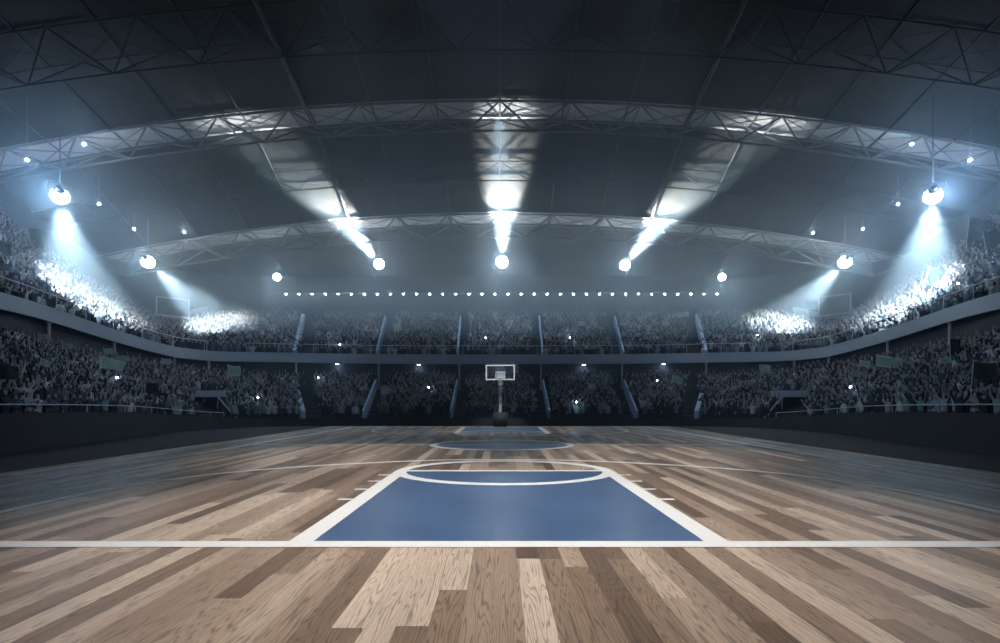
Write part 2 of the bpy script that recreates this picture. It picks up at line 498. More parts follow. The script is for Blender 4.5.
# aisles of the far stand: low pale walls beside stairs without people
def u_of_x(x):
    us = np.linspace(NP // 2 - 32, NP // 2 + 32, 4000)
    xs = np.array([samp(u)[0] for u in us])
    return us[int(np.argmin(abs(xs - x)))]
AIS = [-20.3, -12.35, -4.3, 4.3, 12.35, 20.3]
names = {-20.3: 'leftmost', -12.35: 'second from the left', -4.3: 'third from the left', 4.3: 'third from the right', 12.35: 'second from the right', 20.3: 'rightmost'}
AU = []
for x in AIS:
    s = samp(u_of_x(x)); AU.append(s)
    for (rf, zf, n, tier) in ((lower_row, lower_z, NL, 'lower'), (upper_row, upper_z, NU, 'upper')):
        bm = bmesh.new(); w = .07 if abs(x) < 15 else .16
        d = 0
        for i in range(n):
            a = rf(s, i); b = rf(s, i + 1); z = zf(s, i); zb = zf(s, min(n - 1, i + 1))
            zt = z + (1.15 if tier == 'upper' else 1.05); zt2 = zb + (1.15 if tier == 'upper' else 1.05)
            t = unit(a, b); q = np.array((-t[1], t[0])) * w
            v = [bm.verts.new((*(a - q), z)), bm.verts.new((*(a + q), z)), bm.verts.new((*(b + q), z)), bm.verts.new((*(b - q), z)),
                 bm.verts.new((*(a - q), zt)), bm.verts.new((*(a + q), zt)), bm.verts.new((*(b + q), zt2 if i < n - 1 else zt)), bm.verts.new((*(b - q), zt2 if i < n - 1 else zt))]
            for f in ((0, 1, 2, 3), (4, 5, 6, 7), (0, 1, 5, 4), (1, 2, 6, 5), (2, 3, 7, 6), (3, 0, 4, 7)):
                bm.faces.new([v[k] for k in f])
        o = obj('aisle_wall', bm, M['aisle'])
        tag(o, 'pale sloping low wall beside the stairs of the far %s stand, %s' % (tier, names[x]), 'wall', 'aisle walls of the far stand', 'structure')
def in_aisle(p):
    """p (x,y): on stairs of the far stand (0.95 m wide, on the side towards the middle)"""
    for x, s in zip(AIS, AU):
        a = s[3:5]; b = s[7:9]
        t = (p[1] - a[1]) / (b[1] - a[1]); xx = a[0] + (b[0] - a[0]) * t
        d = (p[0] - xx) * (1 if x < 0 else -1)
        if p[1] > 34 and -.32 < d < 1.15: return True
    return False

# columns under the balcony
def u_of_px(px, fn):
    best = None
    for u in np.linspace(10, NP - 11, 3000):
        s = samp(u); p = fn(s)
        if p[1] < 1: continue
        e = abs(500 + p[0] / p[1] * FP - px)
        if best is None or e < best[0]: best = (e, u)
    return best[1]
cols = [(53, 'nearest on the left side'), (117, 'second along the left side'), (176, 'third along the left side'), (210, 'in the far left corner'), (296, 'left end of the far side'),
        (378, 'far side left of the hoop, outer'), (459, 'far side just left of the hoop'), (541, 'far side just right of the hoop'), (623, 'far side right of the hoop, outer'), (706, 'right end of the far side'),
        (793, 'in the far right corner'), (827, 'third along the right side'), (885, 'second along the right side'), (946, 'nearest on the right side')]
for px, w in cols:
    s = samp(u_of_px(px, lambda s: s[0:2] - nL(s) * .35)); p = s[0:2] - nL(s) * .35
    i = NL - 2; z0 = lower_z(s, int(NL * np.linalg.norm(p - s[3:5]) / (np.linalg.norm(s[0:2] - s[3:5]) + .9)))
    p = s[0:2] + nF(s) * .3; z0 = lower_z(s, NL - 1)
    bm = bmesh.new(); bar(bm, (0, 0, -.0), (0, 0, s[2] - FH - z0), .095, 10)
    bar(bm, (0, 0, 0), (0, 0, .06), .17, 10); bar(bm, (0, 0, s[2] - FH - z0 - .06), (0, 0, s[2] - FH - z0), .17, 10)
    o = obj('balcony_column', bm, M['rail']); o.location = (p[0], p[1], z0)
    tag(o, 'slim grey steel column under the balcony, ' + w, 'column', 'columns under the balcony')

# ------------------------------------------------------------------ roof trusses and purlins
def truss(y, gap, depth, rad, label, mt='steel'):
    root = empty('roof_truss', (0, y + gap / 2, roof_z(0, y) - .2)); tag(root, label, 'truss', 'curved roof trusses')
    O = Vector(root.location); P = 5.0; n = 8
    def z(x, yy): return roof_z(x, yy)
    near, farr, low = [], [], []
    for k in range(-n, n + 1):
        x = k * P
        near.append(Vector((x, y, z(x, y) - .16)) - O); farr.append(Vector((x * .995, y + gap, z(x, y + gap) - .16)) - O)
    for k in range(-n, n):
        x = (k + .5) * P * .985
        low.append(Vector((x, y + gap / 2, z(x, y) - depth)) - O)
    for nm, pts in (('near_chord', near), ('far_chord', farr), ('bottom_chord', low)):
        bm = bmesh.new()
        for a, b in zip(pts, pts[1:]): bar(bm, a, b, rad, 8)
        obj(nm, bm, M[mt], root)
    bm = bmesh.new()
    for i in range(len(low)):
        for q in (near, farr):
            bar(bm, q[i], low[i], rad * .8, 6); bar(bm, low[i], q[i + 1], rad * .8, 6)
        bar(bm, near[i], farr[i], rad * .6, 6); bar(bm, near[i], farr[i + 1], rad * .45, 5); bar(bm, farr[i], near[i + 1], rad * .45, 5)
    obj('web_lattice', bm, M[mt], root)
    return root
truss(34.0, 2.3, 1.62, .085, 'nearer bright curved steel truss crossing the whole roof')
truss(46.0, 2.75, 1.95, .095, 'far curved steel truss crossing above the floodlights')
truss(26.4, 2.3, 2.3, .05, 'dim curved steel truss at the top of the view', 'shadesteel')
truss(40.0, 2.0, 1.3, .05, 'faint thin curved truss between the two bright trusses', 'shadesteel')
for k in range(-7, 8):
    x = k * 4.6; big = abs(k) == 3
    bm = bmesh.new(); pts = []
    for y in (10, 17, 24, 34, 36.35, 41, 46, 48.8, 54, 60.3):
        xx = x * (1 + .004 * (y - 34)); pts.append(Vector((xx, y, roof_z(xx, y) - (.12 if big else .06))))
    o0 = pts[0].copy()
    for a, b in zip(pts, pts[1:]): bar(bm, a - o0, b - o0, .16 if big else .06, 6)
    o = obj('roof_purlin', bm, M['purlin']); o.location = o0
    side = 'over the middle of the court' if k == 0 else ('%s %s of the middle one' % (['', 'next', 'second', 'third', 'fourth', 'fifth', 'sixth', 'seventh'][abs(k)], 'left' if k < 0 else 'right'))
    tag(o, ('thick' if big else 'thin') + ' steel purlin under the roof, ' + side, 'purlin', 'roof purlins')

# ------------------------------------------------------------------ floodlights
def aim(d):
    return Vector(d).normalized().to_track_quat('-Z', 'Y')
def spot(name, loc, d, energy, cone, blend=1.0, r=.25, col=(.70, .87, 1)):
    l = bpy.data.lights.new(name, 'SPOT'); l.energy = energy; l.spot_size = math.radians(cone); l.spot_blend = blend; l.shadow_soft_size = r; l.color = col
    o = bpy.data.objects.new(name, l); COL.objects.link(o); o.location = loc; o.rotation_euler = aim(d).to_euler(); return o
def point(name, loc, energy, r=.1, col=(.42, .69, 1)):
    l = bpy.data.lights.new(name, 'POINT'); l.energy = energy; l.shadow_soft_size = r; l.color = col
    o = bpy.data.objects.new(name, l); COL.objects.link(o); o.location = loc; return o

def floodlight(loc, target, R, label, group, lens='lens', top=None):
    loc = Vector(loc); d = (Vector(target) - loc).normalized(); q = d.to_track_quat('Z', 'Y').to_matrix().to_4x4()
    root = empty('floodlight', loc); tag(root, label, 'floodlight', group)
    bm = bmesh.new()
    lathe(bm, [(R * .16, -R * 1.3), (R * .26, -R * 1.25), (R * .32, -R * 1.0), (R * .5, -R * .84), (R * .56, -R * .74), (R * .5, -R * .74)], 20, q)
    obj('housing', bm, M['black'], root)
    bm = bmesh.new()
    lathe(bm, [(R * .88 * math.cos(t), R * .88 * math.sin(t)) for t in np.linspace(-1.0, math.pi / 2 - .001, 10)], 20, q)
    obj('glass', bm, M[lens], root, True)
    zt = roof_z(loc.x, min(60, loc.y)) if top is None else top
    side = (q.to_3x3() @ Vector((1, 0, 0))); side.z = 0
    if side.length < .1: side = Vector((1, 0, 0))
    side.normalize()
    bm = bmesh.new(); up = Vector((0, 0, R * 1.5))
    for s in (-1, 1): bar(bm, side * s * R * 1.1 - d * R * .4, side * s * R * 1.1 + up, R * .04, 5)
    bar(bm, -side * R * 1.12 + up, side * R * 1.12 + up, R * .07, 5)
    obj('yoke', bm, M['black'], root)
    bm = bmesh.new(); bar(bm, up, (0, 0, max(zt - loc.z, R * 1.6)), .035 if R > .2 else .02, 6)
    obj('hanging_rod', bm, M['steel'], root)
    return root, loc + d * R * .95, d

BE = 1.0
big = [
    ((60, 196), 31.0, (-34.0, 39.0, 8.6), .55, 'bright round floodlight over the left upper stand, nearest on that side', 78000, 44, 650),
    ((148, 262), 43.0, (-30.0, 54.5, 8.5), .6, 'bright round floodlight beside the left screen, lighting the corner', 70000, 42, 500),
    ((277, 277), 50.0, (-22.0, 40, 5), .42, 'smaller floodlight facing out, at the left end of the string of lamps', 900, 120, 300),
    ((379, 264), 50.0, (-17.0, 41.6, 22.0), .6, 'bright floodlight with its beam rising to the upper left', 200000, 33, 450),
    ((502, 262), 50.0, (0.4, 41.4, 23.0), .7, 'bright middle floodlight with its beam rising straight above the hoop', 220000, 33, 650),
    ((625, 265), 50.0, (17.4, 41.6, 22.0), .6, 'bright floodlight with its beam rising to the upper right', 200000, 33, 450),
    ((722, 277), 50.0, (22.0, 40, 5), .42, 'smaller floodlight facing out, at the right end of the string of lamps', 900, 120, 300),
    ((845, 262), 43.0, (30.0, 54.5, 8.5), .6, 'bright round floodlight beside the right screen, lighting the corner', 70000, 42, 500),
    ((933, 196), 31.0, (34.0, 39.0, 8.6), .55, 'bright round floodlight over the right upper stand, nearest on that side', 78000, 44, 650),
]
for (px, py), y, tg, R, lab, E, cone, G in big:
    p = at(px, py, y)
    root, lp, d = floodlight(p, tg, R, lab, 'large floodlights under the roof')
    spot('floodlight_beam', lp, d, E * BE, cone, .8, .35)
    q = point('floodlight_glow', p + Vector((0, -R * 1.3, -.1)), G, .25)

small = [
    (27, 160, 30.5, 'left roof edge, outermost'), (84, 144, 33.5, 'left, just under the nearer bright truss'), (99, 204, 38, 'left, right of the nearest left floodlight'),
    (134, 229, 42, 'left, just above the left corner floodlight'), (184, 232, 45, 'left, at the left end of the far truss'), (206, 291, 56, 'left, low over the far left corner'),
    (970, 160, 30.5, 'right roof edge, outermost'), (912, 144, 33.5, 'right, just under the nearer bright truss'), (898, 204, 38, 'right, left of the nearest right floodlight'),
    (863, 229, 42, 'right, just above the right corner floodlight'), (813, 233, 45, 'right, at the right end of the far truss'), (790, 291, 56, 'right, low over the far right corner')]
for px, py, y, w in small:
    p = at(px, py, y)
    root, lp, d = floodlight(p, p + Vector((-p.x * .3, -14, -8)), .115, 'small round spotlight hanging from the roof, ' + w, 'small spotlights under the roof', 'lens_small')
    point('spotlight_glow', lp + d * .12, 70, .08)

# string of lamps along the rear eave
bm = bmesh.new(); bx(bm, (0, 0, 0), (53, .18, .22))
for k in range(-4, 5): bar(bm, (k * 6, 0, .1), (k * 6, 0, roof_z(k * 6, 56.3) - 14.73), .03, 6)
o = obj('lamp_beam', bm, M['purlin']); o.location = (0, 56.3, 14.73); tag(o, 'long thin steel beam carrying the string of lamps above the far stand', 'beam')
bmA = bmesh.new(); lathe(bmA, [(.05, .16), (.1, .12), (.12, 0), (.1, 0)], 12)
bmB = bmesh.new(); lathe(bmB, [(.1, .02), (.12, -.05), (.09, -.12), (0, -.16)], 12)
r0 = empty('string_lamp'); c0 = obj('cap', bmA, M['black'], r0); g0 = obj('bulb', bmB, M['bulb'], r0, True)
for k in range(34):
    if k == 0: r, c, g = r0, c0, g0
    else:
        r, c, g = r0.copy(), c0.copy(), g0.copy()
        for o in (r, c, g): COL.objects.link(o)
        c.parent = r; g.parent = r
    x = (286 + 13.06 * k - 500) / FP * 56.3
    r.location = (x, 56.3, 14.46)
    n = k + 1
    tag(r, 'round lamp in the string of lamps above the far stand, %s from its left' % ('first' if n == 1 else '%d%s' % (n, {1: 'st', 2: 'nd', 3: 'rd'}.get(n % 10 if n % 100 not in (11, 12, 13) else 0, 'th'))), 'lamp', 'string of lamps above the far stand')
    point('string_lamp_glow', (x, 56.0, 14.25), 28, .1)
    
# brackets: the lamps hang from the beam
# downlights in the balcony soffit
for px, w in ((337, 'leftmost'), (419, 'second from the left'), (500, 'middle one, right above the backboard'), (584, 'second from the right'), (664, 'rightmost')):
    s = samp(u_of_px(px, lambda s: s[0:2] + nF(s) * .45)); p = s[0:2] + nF(s) * .45; z = s[2] - FH
    root = empty('soffit_light', (p[0], p[1], z)); tag(root, 'small round downlight under the far balcony, ' + w, 'light', 'downlights under the balcony')
    bm = bmesh.new(); lathe(bm, [(.3, 0), (.3, -.05), (.24, -.06), (.24, -.03)], 20); obj('ring', bm, M['black'], root)
    bm = bmesh.new(); lathe(bm, [(.24, -.04), (.15, -.085), (0, -.1)], 16); obj('glass', bm, M['downlight'], root, True)
    point('soffit_light_glow', (p[0], p[1] - .15, z - .17), 7, .05)

# ------------------------------------------------------------------ screens in the far corners
def big_screen(pl, pr, d_l, d_r, top_l, bot_l, top_r, bot_r, label):
    A = at(pl, bot_l, d_l); B = at(pr, bot_r, d_r); A2 = at(pl, top_l, d_l); B2 = at(pr, top_r, d_r)
    zb = (A.z + B.z) / 2; h = ((A2.z - A.z) + (B2.z - B.z)) / 2
    c = (A + B) / 2; d = B - A; d.z = 0; w = d.length; ang = math.atan2(d.y, d.x)
    root = empty('video_screen', (c.x, c.y, zb), (0, 0, ang)); tag(root, label, 'screen', 'video screens in the far corners')
    bm = bmesh.new(); bx(bm, (0, .12, h / 2), (w, .22, h)); obj('cabinet', bm, M['black'], root)
    bm = bmesh.new(); bx(bm, (0, 0, h / 2), (w - .3, .04, h - .3)); obj('display', bm, M['screen'], root)
    bm = bmesh.new()
    for z in (.06, h - .06): bx(bm, (0, -.02, z), (w, .1, .12))
    for x in (-w / 2 + .06, w / 2 - .06): bx(bm, (x, -.02, h / 2), (.12, .1, h - .24))
    obj('bezel', bm, M['rail'], root)
    for x in (-w * .35, w * .35):
        bm = bmesh.new(); bar(bm, (x, .15, .05), (x, .15, -1.4), .08, 8); obj('leg', bm, M['black'], root)
big_screen(156, 189.5, 49.2, 51.2, 295, 314.5, 300.5, 319, 'dark rectangular video screen in the far left corner above the crowd')
big_screen(818, 851.5, 51.2, 49.2, 300, 316.5, 290, 313.5, 'dark rectangular video screen in the far right corner above the crowd')

# ------------------------------------------------------------------ entrances in the lower stand
VOM = []
for sgn, w in ((-1, 'left'), (1, 'right')):
    px = 500 + sgn * -1 * -293 if sgn > 0 else 207
    px = 207 if sgn < 0 else 793
    p = at(px, 397, 37.2); base_z = .75
    ang = math.atan2(p.x, p.y)
    root = empty('stand_entrance', (p.x, p.y, base_z), (0, 0, -ang * .6)); tag(root, 'low concrete entrance with flat canopy in the %s corner of the lower stand' % w, 'entrance', 'entrances in the lower stand')
    H = p.z - base_z
    bm = bmesh.new(); bx(bm, (0, 1.0, H + .26), (2.5, 2.3, .5)); obj('canopy', bm, M['fascia'], root)
    for s in (-1, 1):
        bm = bmesh.new(); bx(bm, (s * 1.05, 1.0, H / 2 - .1), (.18, 2.2, H + .2)); obj('side_wall', bm, M['barrier'], root)
    bm = bmesh.new(); bx(bm, (0, 1.9, H / 2), (1.9, .1, H)); obj('rear_panel', bm, M['black'], root)
    # sloping handrail down to the arena floor
    a = at(218 if sgn < 0 else 782, 397, 36.6); b = at(236 if sgn < 0 else 764, 418, 35.2)
    inv = (Matrix.Translation(root.location) @ Matrix.Rotation(-ang * .6, 4, 'Z')).inverted()
    bm = bmesh.new(); bar(bm, inv @ a, inv @ b, .06, 6); bar(bm, inv @ b, inv @ (b - Vector((0, 0, .55))), .05, 6); bar(bm, inv @ a, inv @ (a - Vector((0, 0, .9))), .05, 6)
    obj('handrail', bm, M['aisle'], root)
def in_entrance(p, z):
    if p[1] < 33 or p[1] > 41.5: return False
    px, py = proj((p[0], p[1], z + 1.3)); px = px if px < 500 else 1000 - px
    if not (388 < py < 425): return False
    left = 194; right = 219 + max(0, (py - 397)) * .85
    return left < px < right

# ------------------------------------------------------------------ basketball hoop
hoop = empty('basketball_hoop', (.02, 34.3, 0)); tag(hoop, 'basketball hoop on a pale pole behind the far baseline', 'hoop')
bm = bmesh.new(); bx(bm, (0, .25, .5), (1.05, 1.3, 1.0)); bmesh.ops.bevel(bm, geom=list(bm.edges), offset=.06, segments=2, affect='EDGES')
obj('padded_base', bm, M['pad'], hoop, True)
bm = bmesh.new(); bx(bm, (0, 0, 2.2), (.2, .24, 2.6)); bmesh.ops.bevel(bm, geom=list(bm.edges), offset=.03, segments=2, affect='EDGES'); obj('pole', bm, M['pole'], hoop)
bm = bmesh.new(); bar(bm, (0, -.02, 3.3), (0, -1.1, 3.75), .07, 8); bar(bm, (0, -.02, 2.9), (0, -1.1, 3.45), .055, 8); bx(bm, (0, -1.16, 3.6), (.5, .06, .5)); obj('arm', bm, M['pole'], hoop)
bb = empty('backboard', (0, -1.25, 3.26)); bb.parent = hoop
W, Hh = 2.0, 1.05
bm = bmesh.new(); bx(bm, (0, 0, Hh / 2), (W - .06, .03, Hh - .06)); obj('glass_panel', bm, M['glass'], bb)
bm = bmesh.new()
for z in (.04, Hh - .04): bx(bm, (0, -.01, z), (W, .07, .085))
for x in (-W / 2 + .04, W / 2 - .04): bx(bm, (x, -.01, Hh / 2), (.085, .07, Hh - .15))
obj('board_frame', bm, M['white'], bb)
bm = bmesh.new()
for z in (.14, .56): bx(bm, (0, -.03, z), (.66, .012, .055))
for x in (-.305, .305): bx(bm, (x, -.03, .35), (.055, .012, .4))
obj('target_square', bm, M['white'], bb)
bm = bmesh.new(); R = .225; n = 24
for i in range(n):
    a, b = 2 * math.pi * i / n, 2 * math.pi * (i + 1) / n
    bar(bm, (R * math.cos(a), -1.66 + R * math.sin(a), 3.35), (R * math.cos(b), -1.66 + R * math.sin(b), 3.35), .014, 6)
bx(bm, (0, -1.36, 3.33), (.14, .16, .04)); rim = obj('rim', bm, M['rim'], hoop)
bm = bmesh.new()
rs = [(.225, 3.34), (.19, 3.24), (.15, 3.13), (.125, 3.02), (.13, 2.92)]
for k in range(4):
    for i in range(12):
        a = 2 * math.pi * (i + .5 * k) / 12; b = a + math.pi / 12; c = a - math.pi / 12
        r1, z1 = rs[k]; r2, z2 = rs[k + 1]
        for q in (b, c): bar(bm, (r1 * math.cos(a), -1.66 + r1 * math.sin(a), z1), (r2 * math.cos(q), -1.66 + r2 * math.sin(q), z2), .006, 4)
obj('net', bm, M['net'], rim)

# ------------------------------------------------------------------ spectators
def person_skeleton(pose):
    """joint positions (x right, y forward is -Y (facing), z up) with radii"""
    V = {'pel': (0, 0, .93, .15, .11), 'sp': (0, 0, 1.12, .15, .105), 'ch': (0, 0, 1.32, .18, .115), 'nk': (0, 0, 1.47, .06, .06),
         'hd': (0, -.015, 1.58, .08, .09), 'ht': (0, -.01, 1.68, .075, .085)}
    for s, t in ((-1, 'l'), (1, 'r')):
        V['hip' + t] = (s * .09, 0, .86, .09, .09); V['kn' + t] = (s * .11, -.02, .48, .06, .06); V['an' + t] = (s * .12, .02, .09, .042, .042); V['to' + t] = (s * .13, -.13, .04, .042, .03)
        V['sh' + t] = (s * .18, 0, 1.39, .06, .06)
        k = pose[0 if s < 0 else 1]
        if k == 'up': e, h = (s * .30, -.02, 1.62), (s * .26, -.06, 1.88)
        elif k == 'wide': e, h = (s * .35, -.05, 1.55), (s * .42, -.1, 1.80)
        elif k == 'clap': e, h = (s * .27, -.16, 1.18), (s * .05, -.34, 1.32)
        elif k == 'hold': e, h = (s * .26, -.2, 1.3), (s * .1, -.27, 1.56)
        elif k == 'link': e, h = (s * .32, -.06, 1.28), (s * .33, -.16, 1.5)
        else: e, h = (s * .26, .03, 1.13), (s * .25, -.06, .88)
        V['el' + t] = (*e, .045, .045); V['wr' + t] = (*h, .033, .033)
        d = Vector(h) - Vector(e); d.normalize(); q = Vector(h) + d * .1
        V['ha' + t] = (*q, .03, .042)
    E = [('pel', 'sp'), ('sp', 'ch'), ('ch', 'nk'), ('nk', 'hd'), ('hd', 'ht')]
    for t in 'lr': E += [('pel', 'hip' + t), ('hip' + t, 'kn' + t), ('kn' + t, 'an' + t), ('an' + t, 'to' + t), ('ch', 'sh' + t), ('sh' + t, 'el' + t), ('el' + t, 'wr' + t), ('wr' + t, 'ha' + t)]
    return V, E
def person_mesh(pose, level):
    V, E = person_skeleton(pose); keys = list(V)
    me = bpy.data.meshes.new('p'); me.from_pydata([V[k][:3] for k in keys], [(keys.index(a), keys.index(b)) for a, b in E], [])
    o = bpy.data.objects.new('p', me); COL.objects.link(o)
    m = o.modifiers.new('s', 'SKIN'); m.use_smooth_shade = True
    for k, sv in zip(keys, me.skin_vertices[0].data):
        sv.radius = V[k][3:5]; sv.use_root = (k == 'pel')
    if level: o.modifiers.new('u', 'SUBSURF').levels = level
    bpy.context.view_layer.update()
    ev = o.evaluated_get(bpy.context.evaluated_depsgraph_get())
    r = bpy.data.meshes.new_from_object(ev)
    bpy.data.objects.remove(o)
    # face regions: 0 skin, 1 shirt, 2 trousers, 3 hair
    hands = [Vector(V['wr' + t][:3]) for t in 'lr'] + [Vector(V['ha' + t][:3]) for t in 'lr']
    for p in r.polygons:
        c = p.center
        if min((c - h).length for h in hands) < .1 and (c.z > 1.5 or abs(c.x) > .2 or c.y < -.12): i = 0
        elif c.z > 1.49 and abs(c.x) < .14: i = 3 if (c.y > -.03 or c.z > 1.66) else 0
        elif c.z < .93 and abs(c.x) < .24: i = 2
        else: i = 1
        p.material_index = i
    return r

def cloth_mat(name, attr):
    m = bpy.data.materials.new(name); m.use_nodes = True; nt = m.node_tree; b = nt.nodes['Principled BSDF']
    b.inputs['Roughness'].default_value = .8
    if attr:
        n = N(nt, 'ShaderNodeAttribute', attribute_name='cloth')
    else:
        n = N(nt, 'ShaderNodeObjectInfo')
    ns = N(nt, 'ShaderNodeTexNoise'); ns.inputs['Scale'].default_value = 9
    tc = N(nt, 'ShaderNodeTexCoord'); nt.links.new(tc.outputs['Object'], ns.inputs['Vector'])
    vm = N(nt, 'ShaderNodeVectorMath', operation='SCALE'); nt.links.new(n.outputs['Color'], vm.inputs[0])
    nt.links.new(mathn(nt, 'MULTIPLY_ADD', ns.outputs['Fac'], .4, .8), vm.inputs['Scale'])
    nt.links.new(vm.outputs[0], b.inputs['Base Color']); return m
M['skin'] = mat('skin', srgb(142, 134, 136), .6, noise=.12, scale=8)
M['hair'] = mat('hair', srgb(30, 26, 26), .7, noise=.3, scale=9)
M['trousers'] = mat('trousers', srgb(34, 38, 52), .85, noise=.3, scale=2)
M['shirt'] = cloth_mat('shirt', False); M['shirt_crowd'] = cloth_mat('shirt_crowd', True)

POSES = [(('up', 'up'), 'both arms raised'), (('wide', 'wide'), 'both arms spread high'), (('clap', 'clap'), 'hands clapping'),
         (('up', 'down'), 'one arm raised'), (('link', 'link'), 'bent arms held up'), (('down', 'down'), 'arms hanging')]
PW = [.2, .26, .14, .14, .18, .08]
LOW = [person_mesh(p, 0) for p, _ in POSES]; HI = [person_mesh(p, 1) for p, _ in POSES]
for me in HI:
    keep = [p.material_index for p in me.polygons]
    me.materials.clear()
    for k in ('skin', 'shirt', 'trousers', 'hair'): me.materials.append(M[k])
    me.polygons.foreach_set('material_index', keep)
SH = [((24, 30, 44), 'dark'), ((50, 62, 84), 'navy'), ((84, 98, 112), 'grey'), ((130, 142, 152), 'pale'), ((172, 178, 184), 'white'), ((92, 124, 124), 'green-grey')]
SW = [.3, .22, .15, .15, .1, .08]

people = []
for tier, rowf, zf, n in (('lower', lower_row, lower_z, NL), ('upper', upper_row, upper_z, NU)):
    for i in range(n):
        P = np.array([rowf(s, i + .5) for s in PATH]); Z = np.array([zf(s, i) for s in PATH])
        seg = np.r_[0, np.cumsum(np.linalg.norm(np.diff(P, axis=0), axis=1))]
        pos = rng.uniform(0, .5)
        while pos < seg[-1]:
            x = np.interp(pos, seg, P[:, 0]); y = np.interp(pos, seg, P[:, 1]); z = np.interp(pos, seg, Z)
            pos += rng.normal(.5, .04)
            if y < 8 or rng.random() < .04: continue
            px, py = proj((x, y, z + 1.6))
            if px < -9 or px > 1009 or py < -20: continue
            if in_aisle((x, y)) or (tier == 'lower' and in_entrance((x, y), z)): continue
            people.append((x + rng.normal(0, .04), y + rng.normal(0, .05), z, tier, i, px, py))
ORD = ['front', 'second', 'third', 'fourth', 'fifth', 'sixth', 'seventh', 'eighth', 'ninth', 'tenth', 'top']
order = sorted(range(len(people)), key=lambda k: math.hypot(people[k][0], people[k][1]) if 0 < people[k][5] < 1000 else 1e9)
near = set(order[:296])
chosen = rng.choice(len(POSES), len(people), p=np.array(PW) / sum(PW)); shirts = rng.choice(len(SH), len(people), p=np.array(SW) / sum(SW))
vs, ps, mi, cl = [], [], [], []
base = 0
def mesh_np(me):
    v = np.zeros(len(me.vertices) * 3); me.vertices.foreach_get('co', v)
    loops = np.zeros(len(me.loops), int); me.loops.foreach_get('vertex_index', loops)
    lt = np.zeros(len(me.polygons), int); me.polygons.foreach_get('loop_total', lt)
    m = np.zeros(len(me.polygons), int); me.polygons.foreach_get('material_index', m)
    return v.reshape(-1, 3), loops, lt, m
LNP = [mesh_np(m) for m in LOW]
AV, AL, ALT, AM, AC = [], [], [], [], []
for k, (x, y, z, tier, row, px, py) in enumerate(people):
    ang = math.atan2(-(x - 0), -(19 - y)) if True else 0
    # facing the court centre: local -Y points to (0,19)
    ang = math.atan2(19 - y, 0 - x) + math.pi / 2 + rng.normal(0, .2)
    sc = rng.uniform(.93, 1.05); c = SH[shirts[k]]
    if k in near:
        o = bpy.data.objects.new('spectator', HI[chosen[k]]); COL.objects.link(o)
        o.location = (x, y, z); o.rotation_euler = (0, 0, ang); o.scale = (sc,) * 3; o.color = srgb(*c[0])
        side = 'left' if x < 0 else 'right'
        tag(o, 'spectator in %s top with %s, %s row of the %s %s stand' % (c[1], POSES[chosen[k]][1], ORD[row], side, tier), 'person', 'spectators standing in the %s %s stand' % (side, tier))
    else:
        v, l, lt, m = LNP[chosen[k]]
        ca, sa = math.cos(ang) * sc, math.sin(ang) * sc
        w = np.empty_like(v); w[:, 0] = v[:, 0] * ca - v[:, 1] * sa + x; w[:, 1] = v[:, 0] * sa + v[:, 1] * ca + y; w[:, 2] = v[:, 2] * sc + z
        AV.append(w); AL.append(l + base); ALT.append(lt); AM.append(m); AC.append(np.tile(np.array(srgb(*c[0])), (len(v), 1))); base += len(v)
V = np.concatenate(AV); Lp_ = np.concatenate(AL); LT = np.concatenate(ALT); MI = np.concatenate(AM); CC = np.concatenate(AC)
me = bpy.data.meshes.new('crowd'); me.vertices.add(len(V)); me.vertices.foreach_set('co', V.ravel())
me.loops.add(len(Lp_)); me.loops.foreach_set('vertex_index', Lp_.astype(np.int32)); me.polygons.add(len(LT))
me.polygons.foreach_set('loop_start', np.r_[0, np.cumsum(LT)[:-1]].astype(np.int32)); me.polygons.foreach_set('material_index', MI.astype(np.int32))
me.update(calc_edges=True); me.validate()
ca = me.color_attributes.new('cloth', 'FLOAT_COLOR', 'POINT'); ca.data.foreach_set('color', CC.ravel())
for k in ('skin', 'shirt_crowd', 'trousers', 'hair'): me.materials.append(M[k])
me.polygons.foreach_set('material_index', MI.astype(np.int32))
tag(link('crowd', me), 'dense cheering crowd filling both tiers of the stands', 'crowd', kind='stuff')
print('people', len(people), 'verts', len(V))

def nearest_head(px, py):
    return min(range(len(people)), key=lambda k: (people[k][5] - px) ** 2 + (people[k][6] - py) ** 2)

